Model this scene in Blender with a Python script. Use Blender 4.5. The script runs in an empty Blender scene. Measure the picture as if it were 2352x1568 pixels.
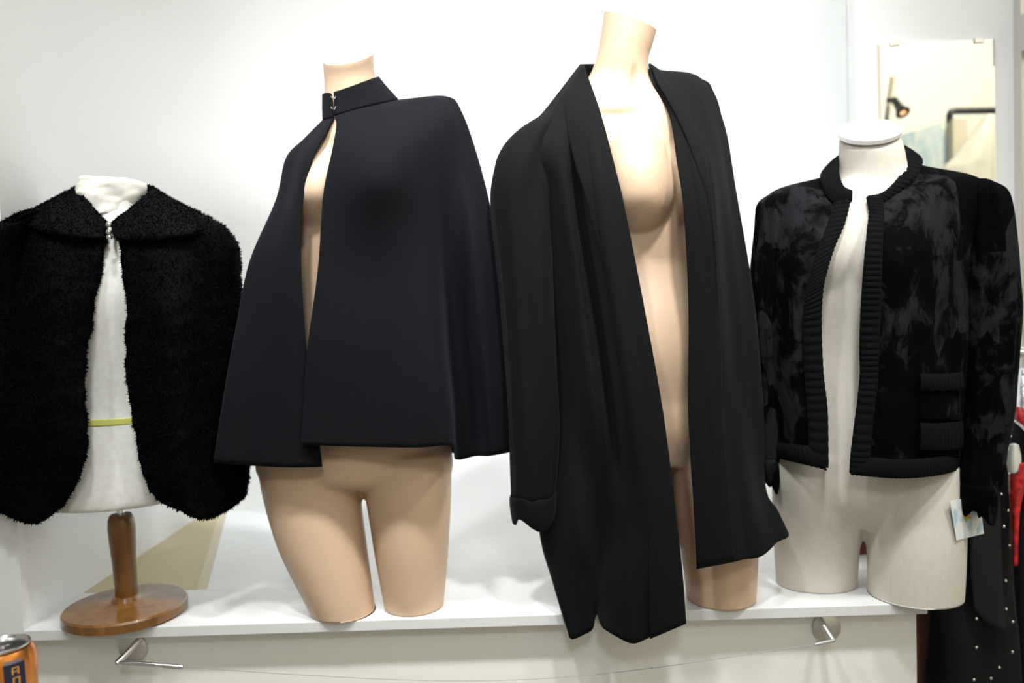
import bpy, bmesh, math, random
import numpy as np
from mathutils import Matrix, Vector, noise
random.seed(7); rng = np.random.default_rng(7)
S = bpy.context.scene; COL = S.collection
PI = math.pi

# ---------------------------------------------------------------- camera
F = 1800.0; CX, CY = 1176.0, 784.0
PITCH = math.atan(69/1800); ROLL = math.radians(1.75)
ZC = 1.465
MR = Matrix.Rotation(PI/2-PITCH, 3, 'X') @ Matrix.Rotation(-ROLL, 3, 'Z')
cam = bpy.data.cameras.new('camera'); cam.sensor_width = 36; cam.lens = 36*F/2352; cam.clip_start = .02
cam.dof.use_dof = True; cam.dof.focus_distance = 1.18; cam.dof.aperture_fstop = 2.8
co = bpy.data.objects.new('camera', cam); COL.objects.link(co)
co.matrix_world = Matrix.Translation((0, 0, ZC)) @ MR.to_4x4()
S.camera = co
S.view_settings.view_transform = 'Standard'; S.view_settings.look = 'None'
S.view_settings.gamma = 1; S.view_settings.use_curve_mapping = False
S.view_settings.exposure = -0.2

def at(px, py, Y):
    d = MR @ Vector(((px-CX)/F, -(py-CY)/F, -1))
    return Vector((0, 0, ZC)) + d*(Y/d.y)

# ---------------------------------------------------------------- world and lights
w = bpy.data.worlds.new('world'); S.world = w; w.use_nodes = True
w.node_tree.nodes['Background'].inputs[0].default_value = (.95, .97, 1, 1)
w.node_tree.nodes['Background'].inputs[1].default_value = .15
def lamp(name, loc, target, power, size, color=(1, 1, 1), spread=PI, shape='DISK'):
    l = bpy.data.lights.new(name, 'AREA'); l.energy = power; l.shape = shape; l.size = size; l.color = color; l.spread = spread
    o = bpy.data.objects.new(name, l); COL.objects.link(o); o.location = loc
    o.rotation_euler = (Vector(target)-Vector(loc)).to_track_quat('-Z', 'Y').to_euler()
    return o
COOL = (.97, .985, 1.0); WARM = (1.0, .90, .76)
SP = 1.25
lamp('track_or_fill', (-1.15, .55, 3.1), (-.60, 1.5, 1.70), 3.6, .16, COOL, SP)
lamp('track_or_fill', (-.40, .50, 3.1), (-.25, 1.5, 1.82), 6.2, .16, COOL, 1.1)
lamp('track_or_fill', (.40, .50, 3.1), (.25, 1.5, 1.85), 6.8, .16, COOL, 1.1)
lamp('track_or_fill', (1.20, .55, 3.1), (.80, 1.55, 1.60), 4.8, .16, COOL, SP)
lamp('track_or_fill', (.1, -.9, 2.75), (0, 1.5, 1.7), 2.6, .4, COOL, 1.0)  # soft front fill, an unseen lamp added to lift shade on the bodies
lamp('track_or_fill', (2.1, .60, 2.9), (-.75, 1.59, 1.0), .7, .10, WARM, 1.0)
lamp('track_or_fill', (2.3, 1.35, 3.2), (2.2, .4, 2.0), 17, .3, WARM, 2.2)  # added lamp, brightens the partition and pole that the mirror reflects
lamp('wall_fill', (.25, 1.35, 3.2), (.25, 2.25, 2.2), 10, .9, COOL, 1.7)  # unseen lamp added to brighten the niche back wall
lamp('fill_panel', (.4, -1.2, 4.1), (.4, -.8, 0), 12, 1.6, (.96, .985, 1))  # unseen fill added behind the camera to lift the whole front
lamp('fill_panel', (3.2, -1.0, 4.1), (3.6, -2.6, 2.2), 75, 1.4, (1, .97, .90))  # added lamp that brightens the rear wall reflected in the mirror

# ---------------------------------------------------------------- materials
def mat(name, color, rough=.5, metal=0, spec=.5, sheen=0, sheen_tint=(1, 1, 1), sheen_rough=.4, coat=0, trans=0):
    m = bpy.data.materials.new(name); m.use_nodes = True
    b = m.node_tree.nodes['Principled BSDF']; i = b.inputs
    i['Base Color'].default_value = (*color, 1); i['Roughness'].default_value = rough; i['Metallic'].default_value = metal
    i['Specular IOR Level'].default_value = spec; i['Sheen Weight'].default_value = sheen
    i['Sheen Tint'].default_value = (*sheen_tint, 1); i['Sheen Roughness'].default_value = sheen_rough
    i['Coat Weight'].default_value = coat; i['Transmission Weight'].default_value = trans
    return m
def nd(m, t, **kw):
    n = m.node_tree.nodes.new(t)
    for k, v in kw.items():
        if k in n.inputs: n.inputs[k].default_value = v
        else: setattr(n, k, v)
    return n
def lk(m, a, b): m.node_tree.links.new(a, b)
def pb(m): return m.node_tree.nodes['Principled BSDF']
def coords(m, scale=(1, 1, 1)):
    t = nd(m, 'ShaderNodeTexCoord'); mp = nd(m, 'ShaderNodeMapping'); mp.inputs['Scale'].default_value = scale
    lk(m, t.outputs['Object'], mp.inputs['Vector']); return mp.outputs['Vector']
def add_noise_color(m, c1, c2, scale, detail=4, stretch=(1, 1, 1), lo=.35, hi=.65, distortion=0):
    n = nd(m, 'ShaderNodeTexNoise', Scale=scale, Detail=detail, Distortion=distortion)
    lk(m, coords(m, stretch), n.inputs['Vector'])
    r = nd(m, 'ShaderNodeValToRGB'); e = r.color_ramp.elements
    e[0].position = lo; e[0].color = (*c1, 1); e[1].position = hi; e[1].color = (*c2, 1)
    lk(m, n.outputs[0], r.inputs[0]); lk(m, r.outputs[0], pb(m).inputs['Base Color']); return r
def add_bump(m, scale, strength, dist=.002, detail=3, stretch=(1, 1, 1), distortion=0):
    n = nd(m, 'ShaderNodeTexNoise', Scale=scale, Detail=detail, Distortion=distortion)
    lk(m, coords(m, stretch), n.inputs['Vector'])
    b = nd(m, 'ShaderNodeBump', Strength=strength, Distance=dist)
    lk(m, n.outputs[0], b.inputs['Height']); lk(m, b.outputs[0], pb(m).inputs['Normal'])

M = {}
M['wall'] = mat('white_paint', (.84, .85, .84), .7); add_bump(M['wall'], 60, .04)
M['cream'] = mat('cream_paint', (.88, .86, .78), .8)
M['ceiling'] = mat('ceiling_paint', (.9, .88, .82), .8)
M['floor'] = mat('grey_floor', (.42, .40, .37), .45); add_noise_color(M['floor'], (.38, .36, .33), (.46, .44, .41), 6)
M['blue_paint'] = mat('pale_blue_paint', (.72, .80, .84), .7)
M['laminate'] = mat('white_laminate', (.72, .725, .715), .28); add_bump(M['laminate'], 9, .02)
M['niche'] = mat('niche_paint', (.81, .825, .815), .7)
M['tan'] = mat('tan_floor_shade', (.50, .42, .27), .6)  # beige floor with its shade mixed into the colour
M['tan_fade'] = mat('tan_shade_fade', (.60, .53, .40), .6)  # paler step of the same painted shade
M['panel'] = mat('offwhite_board', (.88, .87, .80), .45); add_noise_color(M['panel'], (.87, .86, .79), (.89, .88, .815), 3)
M['skin'] = mat('peach_plastic', (.575, .41, .28), .40, spec=.45)
add_noise_color(M['skin'], (.565, .402, .273), (.585, .418, .287), 7, 3)
M['cloth_form'] = mat('linen_form', (.66, .62, .54), .9, sheen=.1)
add_noise_color(M['cloth_form'], (.60, .56, .475), (.63, .59, .51), 160, 3, (1, 1, .25)); add_bump(M['cloth_form'], 900, .25, .001)
M['white_cloth'] = mat('white_cotton', (.74, .73, .68), .9, sheen=.1)
add_noise_color(M['white_cloth'], (.70, .69, .64), (.76, .76, .72), 90, 3); add_bump(M['white_cloth'], 700, .25, .001)
M['muslin'] = mat('wrinkled_muslin', (.72, .71, .63), .85); add_noise_color(M['muslin'], (.66, .65, .56), (.76, .75, .68), 30, 4)
M['cap'] = mat('white_cap', (.88, .87, .84), .4)
M['wool'] = mat('black_wool', (.006, .0065, .0085), .85, spec=.1, sheen=.024, sheen_tint=(.7, .78, 1), sheen_rough=.5)
add_noise_color(M['wool'], (.0033, .0036, .0048), (.0048, .0052, .0070), 350, 3); add_bump(M['wool'], 1400, .3, .001)
M['jersey'] = mat('black_jersey', (.005, .0053, .0056), .85, spec=.1, sheen=.02, sheen_tint=(.9, .95, 1), sheen_rough=.5)
add_noise_color(M['jersey'], (.0029, .0031, .0033), (.0042, .0044, .0046), 500, 3, (1, 1, .2)); add_bump(M['jersey'], 1200, .25, .001, stretch=(1, 1, .3))
M['fur'] = mat('black_fur', (.0011, .0011, .0013), .7, spec=.05)
M['fur_collar'] = mat('blue_black_fur', (.0032, .0035, .0043), .75, spec=.06)
M['knit'] = mat('black_knit', (.0032, .0035, .004), .9, spec=.06, sheen=.008); add_bump(M['knit'], 500, .4, .002)
M['velvet'] = mat('sheared_fur', (.004, .004, .0045), .8, spec=.03, sheen=.01, sheen_tint=(.8, .9, 1), sheen_rough=.35)
def velvet():
    m = M['velvet']; v = coords(m, (1, 1, .6))
    n = nd(m, 'ShaderNodeTexNoise', Scale=20, Detail=9, Roughness=.66, Distortion=.5); lk(m, v, n.inputs['Vector'])
    vo = nd(m, 'ShaderNodeTexVoronoi', distance='CHEBYCHEV', Scale=13); lk(m, coords(m, (1, 1, .55)), vo.inputs['Vector'])
    sp = nd(m, 'ShaderNodeSeparateColor'); lk(m, vo.outputs['Color'], sp.inputs[0])
    ma = nd(m, 'ShaderNodeMath', operation='MULTIPLY_ADD'); ma.inputs[1].default_value = .20; lk(m, sp.outputs[0], ma.inputs[0]); lk(m, n.outputs[0], ma.inputs[2])
    r = nd(m, 'ShaderNodeValToRGB'); e = r.color_ramp.elements
    e[0].position = .605; e[0].color = (.0010, .0010, .0012, 1); e[1].position = .70; e[1].color = (.0130, .0134, .0148, 1)
    lk(m, ma.outputs[0], r.inputs[0]); lk(m, r.outputs[0], pb(m).inputs['Base Color'])
    n2 = nd(m, 'ShaderNodeTexNoise', Scale=90, Detail=5, Distortion=.8); lk(m, coords(m, (1, 1, .4)), n2.inputs['Vector'])
    b = nd(m, 'ShaderNodeBump', Strength=.6, Distance=.004); lk(m, n2.outputs[0], b.inputs['Height']); lk(m, b.outputs[0], pb(m).inputs['Normal'])
velvet()
M['wood'] = mat('varnished_wood', (.25, .11, .025), .3, coat=.3)
add_noise_color(M['wood'], (.10, .038, .006), (.23, .10, .018), 14, 5, (3, 3, .35), .3, .7, .4)
M['steel'] = mat('brushed_steel', (.68, .66, .62), .32, 1); add_bump(M['steel'], 200, .1, .001)
M['cable_wire'] = mat('cable_wire', (.35, .35, .34), .5, .6)
M['chrome'] = mat('chrome', (.75, .75, .76), .12, 1)
M['alu'] = mat('aluminium', (.8, .8, .8), .22, 1)
M['black_metal'] = mat('black_metal', (.02, .02, .02), .4)
M['dark'] = mat('dark_hole', (.01, .01, .01), .6)
M['mirror'] = mat('mirror_glass', (.95, .95, .89), .015, 1)
M['tape'] = mat('yellow_green_tape', (.62, .62, .16), .5)
M['redbrown'] = mat('red_brown_fabric', (.11, .028, .02), .8); add_noise_color(M['redbrown'], (.06, .014, .011), (.15, .04, .028), 25, 4, (1, 1, .3))
M['coat'] = mat('black_coat', (.008, .008, .009), .8, spec=.2, sheen=.05)
M['lapel'] = mat('charcoal_satin', (.012, .012, .013), .6, spec=.3)
M['red'] = mat('red_satin', (.55, .012, .012), .35, spec=.5); add_noise_color(M['red'], (.25, .004, .006), (.7, .02, .02), 70, 3); add_bump(M['red'], 160, .6, .004)
M['ivory'] = mat('ivory_satin', (.75, .74, .66), .4)
M['film'] = mat('crinkled_silver', (.62, .65, .67), .25, .6); add_bump(M['film'], 45, .9, .01, 4)
M['paper'] = mat('tag_paper', (.72, .76, .76), .6); add_noise_color(M['paper'], (.42, .60, .68), (.80, .82, .80), 38, 3, lo=.36, hi=.52)
M['orange'] = mat('orange_sticker', (.85, .42, .06), .6)
M['lime'] = mat('green_print', (.42, .52, .06), .6)
M['curtain_blue'] = mat('pale_blue_print', (.6, .72, .74), .8); add_noise_color(M['curtain_blue'], (.45, .64, .70), (.80, .84, .82), 12, 4, (1, 1, .5), .4, .62, 1.5)
M['beige'] = mat('beige_post', (.66, .62, .50), .7)
M['whitedrape'] = mat('white_drape', (.84, .83, .74), .8)
M['can'] = mat('orange_can', (.80, .30, .07), .28, .75)
M['navy'] = mat('navy_print', (.045, .045, .10), .35, .4)
M['lilac'] = mat('lilac_print', (.42, .36, .50), .35, .5)
m = mat('lamp_glow', (1, .6, .3), .5); pb(m).inputs['Emission Color'].default_value = (1, .55, .25, 1); pb(m).inputs['Emission Strength'].default_value = 1.5; M['glow'] = m

# ---------------------------------------------------------------- helpers
def link(name, me, m, parent=None, smooth=True):
    o = bpy.data.objects.new(name, me); COL.objects.link(o)
    if m is not None:
        me.materials.clear(); me.materials.append(M[m] if isinstance(m, str) else m)
    if smooth: me.polygons.foreach_set('use_smooth', [True]*len(me.polygons))
    if parent is not None:
        o.parent = parent; o.matrix_parent_inverse = parent.matrix_world.inverted()
    return o
def thing(name, label, cat, loc, group=None):
    o = bpy.data.objects.new(name, None); COL.objects.link(o); o.location = loc; o.empty_display_size = .05
    o.matrix_world = Matrix.Translation(loc)
    o['label'] = label; o['category'] = cat
    if group: o['group'] = group
    return o
def tag(o, label, cat, group=None):
    o['label'] = label; o['category'] = cat
    if group: o['group'] = group
    return o
def structure(o): o['kind'] = 'structure'; return o
def from_bm(name, bm, m, parent=None, smooth=False):
    me = bpy.data.meshes.new(name); bm.normal_update(); bm.to_mesh(me); bm.free()
    return link(name, me, m, parent, smooth)
def box(name, a, b, m, parent=None, bevel=0.0):
    bm = bmesh.new(); bmesh.ops.create_cube(bm, size=1)
    a, b = Vector(a), Vector(b); c = (a+b)/2; d = b-a
    for v in bm.verts: v.co = Vector((v.co.x*d.x, v.co.y*d.y, v.co.z*d.z))+c
    if bevel: bmesh.ops.bevel(bm, geom=bm.edges[:], offset=bevel, segments=2, affect='EDGES', profile=.5)
    return from_bm(name, bm, m, parent)
def pydata(name, vs, fs, m, parent=None, smooth=True):
    me = bpy.data.meshes.new(name); me.from_pydata([tuple(v) for v in vs], [], fs); me.update()
    return link(name, me, m, parent, smooth)
def cr(a, n):
    """Catmull-Rom resample of array (k, ...) along axis 0 with n samples per span."""
    a = np.asarray(a, float); k = len(a)
    ext = np.concatenate([[2*a[0]-a[1]], a, [2*a[-1]-a[-2]]])
    out = []
    for i in range(k-1):
        p0, p1, p2, p3 = ext[i:i+4]
        for j in range(n):
            t = j/n
            out.append(.5*((2*p1)+(-p0+p2)*t+(2*p0-5*p1+4*p2-p3)*t*t+(-p0+3*p1-3*p2+p3)*t**3))
    out.append(a[-1]); return np.array(out)
def grid_faces(nr, nc, wrap=False):
    f = []
    for r in range(nr-1):
        for c in range(nc-1 if not wrap else nc):
            c2 = (c+1) % nc
            f.append((r*nc+c, r*nc+c2, (r+1)*nc+c2, (r+1)*nc+c))
    return f
SIZE = {}
def sheet(name, rows, m, parent, su=6, sv=8, disp=None, thick=.003, offset=0):
    """rows: control rows of (px,py,Y); a cloth sheet with real thickness."""
    P = np.array([[list(at(*p)) for p in r] for r in rows])
    P = cr(P, sv); P = np.swapaxes(cr(np.swapaxes(P, 0, 1), su), 0, 1)
    nr, nc = P.shape[:2]
    if disp is not None:
        uu, vv = np.meshgrid(np.linspace(0, 1, nc), np.linspace(0, 1, nr)); P = disp(P, uu, vv)
    o = pydata(name, P.reshape(-1, 3), grid_faces(nr, nc), m, parent)
    SIZE[o.name] = (nr, nc)
    if thick:
        md = o.modifiers.new('thickness', 'SOLIDIFY'); md.thickness = thick; md.offset = offset
    return o
def ring_pts(L, R, Yc, rd, n=40, tz=0., e=2.0, back=None):
    """elliptic ring between two traced silhouette points, rd deep to the front, back deep behind"""
    a, b = at(L[0], L[1], Yc), at(R[0], R[1], Yc)
    c = (a+b)/2; ax = (b-a)/2; back = rd if back is None else back
    out = []
    for i in range(n):
        t = 2*PI*i/n; cs, sn = math.cos(t), math.sin(t)
        x = math.copysign(abs(cs)**(2/e), cs); y = math.copysign(abs(sn)**(2/e), sn)
        d = rd if y > 0 else back
        out.append(c+ax*x+Vector((0, -d*y, -tz*d*y)))
    return out
def tube_mesh(rings, sv=6, caps=True, disp=None):
    P = cr(np.array([[list(p) for p in r] for r in rings]), sv); nr, nc = P.shape[:2]
    if disp is not None:
        uu, vv = np.meshgrid(np.linspace(0, 1, nc, endpoint=False), np.linspace(0, 1, nr)); P = disp(P, uu, vv)
    vs = P.reshape(-1, 3); fs = grid_faces(nr, nc, True)
    if caps: fs = fs+[tuple(range(nc-1, -1, -1)), tuple((nr-1)*nc+i for i in range(nc))]
    return vs, fs
def union_remesh(name, parts, m, parent, voxel=.004, post=None, smooth_iter=18):
    vs, fs = [], []
    for v, f in parts:
        k = len(vs); vs += [tuple(p) for p in v]; fs += [tuple(i+k for i in q) for q in f]
    me = bpy.data.meshes.new(name+'_raw'); me.from_pydata(vs, [], fs); me.update()
    bm = bmesh.new(); bm.from_mesh(me); bmesh.ops.recalc_face_normals(bm, faces=bm.faces[:]); bm.to_mesh(me); bm.free()
    o = bpy.data.objects.new(name+'_raw', me); COL.objects.link(o)
    r = o.modifiers.new('r', 'REMESH'); r.mode = 'VOXEL'; r.voxel_size = voxel
    s = o.modifiers.new('s', 'SMOOTH'); s.factor = .5; s.iterations = smooth_iter
    dg = bpy.context.evaluated_depsgraph_get()
    me2 = bpy.data.meshes.new_from_object(o.evaluated_get(dg)); me2.name = name
    bpy.data.objects.remove(o); bpy.data.meshes.remove(me)
    if post is not None:
        n = len(me2.vertices); a = np.empty(n*3); me2.vertices.foreach_get('co', a); a = post(a.reshape(-1, 3))
        me2.vertices.foreach_set('co', a.ravel()); me2.update()
    return link(name, me2, m, parent)
def bump_front(a, c, rx, ru, rl, amp, ymid, power=2.0, ex=1.6):
    """push the front of a body towards -Y round the traced point c; ru/rl radii above and below"""
    p = at(*c); dx = (a[:, 0]-p.x)/rx; dz = a[:, 2]-p.z; dz = np.where(dz > 0, dz/ru, dz/rl)
    k = np.clip(1-(dx*dx+dz*dz)/power, 0, 1)**ex
    fr = np.clip((ymid-a[:, 1])/.05, 0, 1)
    a[:, 1] -= amp*k*fr; return a
def bar(name, pts, r, m, parent=None, n=12, closed_ends=True):
    pts = [Vector(p) for p in pts]; rings = []
    rs = r if isinstance(r, (list, tuple)) else [r]*len(pts)
    ref = None
    for i, p in enumerate(pts):
        d = (pts[min(i+1, len(pts)-1)]-pts[max(i-1, 0)]).normalized()
        if ref is None: ref = d.orthogonal().normalized()
        ref = (ref-d*ref.dot(d)).normalized(); s = d.cross(ref)
        rings.append([p+(ref*math.cos(2*PI*k/n)+s*math.sin(2*PI*k/n))*rs[i] for k in range(n)])
    vs = [v for q in rings for v in q]; fs = grid_faces(len(rings), n, True)
    fs += [tuple(range(n-1, -1, -1)), tuple((len(rings)-1)*n+k for k in range(n))]
    o = pydata(name, vs, fs, m, parent)
    es = o.modifiers.new('edges', 'EDGE_SPLIT'); es.split_angle = .8
    return o
def lathe(name, prof, c, m, parent=None, n=48, axis=Vector((0, 0, 1)), split=.6):
    axis = axis.normalized(); u = axis.orthogonal().normalized(); v = axis.cross(u); c = Vector(c)
    vs = [c+axis*h+(u*math.cos(2*PI*k/n)+v*math.sin(2*PI*k/n))*r for r, h in prof for k in range(n)]
    fs = grid_faces(len(prof), n, True)+[tuple(range(n-1, -1, -1)), tuple((len(prof)-1)*n+k for k in range(n))]
    o = pydata(name, vs, fs, m, parent)
    bm = bmesh.new(); bm.from_mesh(o.data); bmesh.ops.recalc_face_normals(bm, faces=bm.faces[:]); bm.to_mesh(o.data); bm.free()
    es = o.modifiers.new('edges', 'EDGE_SPLIT'); es.split_angle = split
    return o
def slab(name, pts, y_back, m, parent=None):
    """closed outline of world points at its own depth, extruded straight back by y_back"""
    n = len(pts); vs = [Vector(p) for p in pts]+[Vector(p)+Vector((0, y_back, 0)) for p in pts]
    fs = [tuple(range(n)), tuple(range(2*n-1, n-1, -1))]+[(i, i+n, (i+1) % n+n, (i+1) % n) for i in range(n)]
    return pydata(name, vs, fs, m, parent, smooth=False)

# ================================================================ room
YF, YW = 1.40, 1.59                       # shelf front and back edges
ZS = at(1176, 1414, YF).z                 # shelf top
XL = -.902                                # niche side wall
YM = 2.00                                 # wall with the mirror
YB = 2.25                                 # back wall of the deep display niche
XN = at(1967, 200, YM).x                  # right return of the niche
RX0, RX1, RY0, RZ = -2.6, 4.9, -2.6, 4.3
structure(box('floor', (RX0, RY0, -.1), (RX1, YB+.3, 0), 'floor'))
structure(box('ceiling', (RX0, RY0, RZ), (RX1, YB+.3, RZ+.1), 'ceiling'))
structure(box('wall_left', (RX0, 1.402, ZS-.028), (XL, YB-.64, RZ), 'niche'))
structure(box('wall_left_base', (RX0, 1.43, 0), (XL, YB+.14, ZS-.028), 'panel'))
structure(box('wall_right', (XN, YM, 0), (RX1, YB+.2, RZ), 'wall'))
structure(box('wall_front', (RX0, RY0-.2, 0), (RX1, RY0, RZ), 'cream'))
structure(box('wall_side_left', (RX0-.2, RY0, 0), (RX0, YB+.3, RZ), 'wall'))
structure(box('wall_side_right', (RX1, RY0, 0), (RX1+.2, YB+.3, RZ), 'cream'))
# back wall of the niche: rounded into the left wall and coved into the platform
def niche_wall():
    z0 = ZS-.003; rc = .50; sm = lambda t: (lambda q: q*q*(3-2*q))(min(1, max(0, t)))
    lv = [(1-math.sin(PI/2*k/16), rc*(1-math.cos(PI/2*k/16))) for k in range(17)]
    lv += [(0, h) for h in (.56, .62, .68, .75, .82, .9, 1.0, 1.2, 1.6, 2.2, RZ-z0)]
    vs = []; n = len(lv)
    for c in range(44):
        for (o, h) in lv:
            R = .06+.55*sm((h-.5)/.45)
            if c == 0: x, y, wgt = XL, YB-.64, 0
            elif c <= 14: a = PI/2*(c-1)/13; x, y, wgt = XL+R-R*math.cos(a), YB-R+R*math.sin(a), 0
            elif c <= 33: t = ((c-14)/19)**1.5; x, y = XL+R+(XN-.2-XL-R)*t, YB; wgt = sm((x-XL-.10)/.45)
            else: a = PI/2*(c-33)/10; x, y, wgt = XN-.2+.199*math.sin(a), YB-.2+.2*math.cos(a), 1
            vs.append((x, max(y-rc*wgt*o, YW+.02) if c <= 33 else y-(rc*o)*math.cos(PI/2*(c-33)/10), z0+h))
    return pydata('wall_back', vs, [(c*n+r, (c+1)*n+r, (c+1)*n+r+1, c*n+r+1) for c in range(43) for r in range(n-1)], 'niche')
structure(niche_wall())
def prism(name, poly, z0, z1, m):
    n = len(poly); vs = [(x, y, z1) for x, y in poly]+[(x, y, z0) for x, y in poly]
    return pydata(name, vs, [tuple(range(n)), tuple(range(2*n-1, n-1, -1))]+[(i, i+n, (i+1) % n+n, (i+1) % n) for i in range(n)], m, None, False)
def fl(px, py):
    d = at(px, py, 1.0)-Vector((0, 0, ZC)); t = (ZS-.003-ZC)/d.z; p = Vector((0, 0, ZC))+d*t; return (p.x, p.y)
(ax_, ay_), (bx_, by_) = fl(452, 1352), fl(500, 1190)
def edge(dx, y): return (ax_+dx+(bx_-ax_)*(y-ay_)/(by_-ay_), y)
structure(prism('floor', [(XL, YW), edge(0, YW), edge(0, YB), (XL, YB)], ZS-.06, ZS-.003, 'tan'))  # shaded part of the platform, the shade put into the tan colour
structure(prism('shade_fade_1', [edge(0, YW), edge(.022, YW), edge(.022, YB), edge(0, YB)], ZS-.06, ZS-.0026, 'tan_fade'))  # lighter strip painted as the soft edge of that shade
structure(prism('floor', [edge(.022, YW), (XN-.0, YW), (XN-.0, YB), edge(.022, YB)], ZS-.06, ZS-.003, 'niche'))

# shelf and the board under it
XR = at(2105, 1480, 1.432).x
sh = box('shelf', (XL, YF, ZS-.020), (XR+.005, YW, ZS), 'laminate', bevel=.0015)
tag(sh, 'long white glossy shelf that all four garment displays stand on', 'shelf')
structure(box('wall_lower', (XL, 1.432, 0), (XR, YW, ZS-.020), 'panel'))

# ================================================================ bodies
def clamp_floor(a): a[:, 2] = np.maximum(a[:, 2], ZS+.0008); return a
def rows_to_rings(rows):
    out = []
    for r in rows:
        L, R, Yc, rd = r[:4]; kw = r[4] if len(r) > 4 else {}
        out.append(ring_pts(L, R, Yc, rd, **kw))
    return out

def cut(o, L, R, Yc, tz):
    a, b = at(L[0], L[1], Yc), at(R[0], R[1], Yc); n = (b-a).cross(Vector((0, -1, -tz)))
    if n.z < 0: n = -n
    bm = bmesh.new(); bm.from_mesh(o.data)
    g = bmesh.ops.bisect_plane(bm, geom=bm.verts[:]+bm.edges[:]+bm.faces[:], plane_co=(a+b)/2, plane_no=n.normalized(), clear_outer=True)
    es = [e for e in g['geom_cut'] if isinstance(e, bmesh.types.BMEdge)]
    f = bmesh.ops.contextual_create(bm, geom=es)['faces']
    for q in f: q.smooth = False
    for e in es: e.smooth = False
    bm.to_mesh(o.data); bm.free(); o.data.update()
# --- mannequin under the wool cape
man1 = thing('mannequin', 'peach headless mannequin under the black wool cape, bare thighs on the shelf', 'mannequin', at(860, 1425, 1.47))
torso = rows_to_rings([
    ((741, 112), (858, 94), 1.47, .046, dict(tz=.62)), ((742, 140), (858, 124), 1.47, .046, dict(tz=.62)), ((744, 165), (859, 150), 1.475, .046, dict(tz=.4)),
    ((746, 205), (864, 185), 1.48, .047, dict(tz=.2)), ((738, 262), (890, 235), 1.485, .052),
    ((712, 305), (985, 265), 1.485, .062, dict(e=2.3)), ((690, 350), (1025, 300), 1.485, .075, dict(e=2.3)), ((668, 440), (1015, 400), 1.485, .088, dict(e=2.3)),
    ((662, 560), (990, 520), 1.485, .085), ((660, 700), (955, 680), 1.485, .075), ((640, 800), (965, 790), 1.485, .074),
    ((612, 930), (1010, 920), 1.487, .084), ((592, 1030), (1036, 1020), 1.485, .088), ((594, 1090), (1037, 1085), 1.483, .085), ((660, 1115), (980, 1110), 1.483, .055)])
legL = rows_to_rings([((594, 1040), (822, 1040), 1.48, .08), ((600, 1100), (829, 1100), 1.477, .082), ((613, 1160), (830, 1160), 1.472, .081), ((640, 1250), (841, 1250), 1.465, .077),
    ((678, 1330), (852, 1330), 1.458, .07), ((712, 1395), (860, 1395), 1.452, .063), ((730, 1440), (866, 1440), 1.45, .06)])
legR = rows_to_rings([((818, 1040), (1036, 1030), 1.485, .08), ((830, 1100), (1037, 1090), 1.483, .082), ((844, 1160), (1036, 1150), 1.48, .08), ((858, 1250), (1031, 1245), 1.476, .075),
    ((872, 1330), (1025, 1325), 1.472, .067), ((884, 1395), (1019, 1390), 1.468, .06), ((890, 1440), (1016, 1440), 1.466, .058)])
def post1(a):
    a = bump_front(a, (705, 440, 1.40), .055, .075, .045, .04, 1.47)
    a = bump_front(a, (885, 415, 1.40), .060, .080, .050, .042, 1.47)
    a = bump_front(a, (800, 1080, 1.40), .06, .06, .05, .012, 1.47)
    return clamp_floor(a)
cut(union_remesh('body', [tube_mesh(torso), tube_mesh(legL), tube_mesh(legR)], 'skin', man1, .0042, post1), (742, 138), (858, 122), 1.47, .62)

# --- mannequin under the long cardigan
man2 = thing('mannequin', 'tall peach headless mannequin with bare chest and thigh showing inside the open cardigan', 'mannequin', at(1560, 1402, 1.47))
torso = rows_to_rings([
    ((1394, -25), (1522, 30), 1.455, .047, dict(tz=.05)), ((1387, 28), (1508, 73), 1.46, .045, dict(tz=.05)), ((1379, 80), (1499, 105), 1.465, .047), ((1368, 135), (1488, 145), 1.47, .048),
    ((1346, 185), (1497, 190), 1.478, .052), ((1290, 225), (1545, 215), 1.482, .058, dict(e=2.2)), ((1225, 280), (1620, 235), 1.485, .068, dict(e=2.4)),
    ((1195, 345), (1645, 300), 1.485, .080, dict(e=2.4)), ((1215, 440), (1648, 410), 1.487, .088, dict(e=2.3)), ((1255, 560), (1640, 550), 1.487, .078, dict(e=2.2)),
    ((1290, 650), (1630, 650), 1.487, .072), ((1290, 740), (1645, 740), 1.485, .078), ((1275, 850), (1690, 850), 1.485, .086), ((1275, 960), (1730, 960), 1.485, .088),
    ((1290, 1010), (1735, 1010), 1.485, .080), ((1330, 1060), (1690, 1060), 1.485, .065)])
legL = rows_to_rings([((1290, 960), (1520, 970), 1.482, .078), ((1300, 1060), (1528, 1060), 1.48, .08), ((1325, 1180), (1525, 1180), 1.48, .078), ((1350, 1290), (1515, 1290), 1.478, .07), ((1365, 1380), (1505, 1380), 1.476, .063), ((1368, 1440), (1500, 1440), 1.475, .062)])
legR = rows_to_rings([((1535, 930), (1735, 960), 1.48, .074), ((1532, 1010), (1742, 1020), 1.478, .08), ((1540, 1080), (1745, 1080), 1.475, .081), ((1552, 1180), (1744, 1180), 1.47, .078), ((1566, 1280), (1738, 1280), 1.463, .073), ((1577, 1360), (1734, 1360), 1.458, .067), ((1583, 1440), (1731, 1440), 1.456, .065)])
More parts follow.
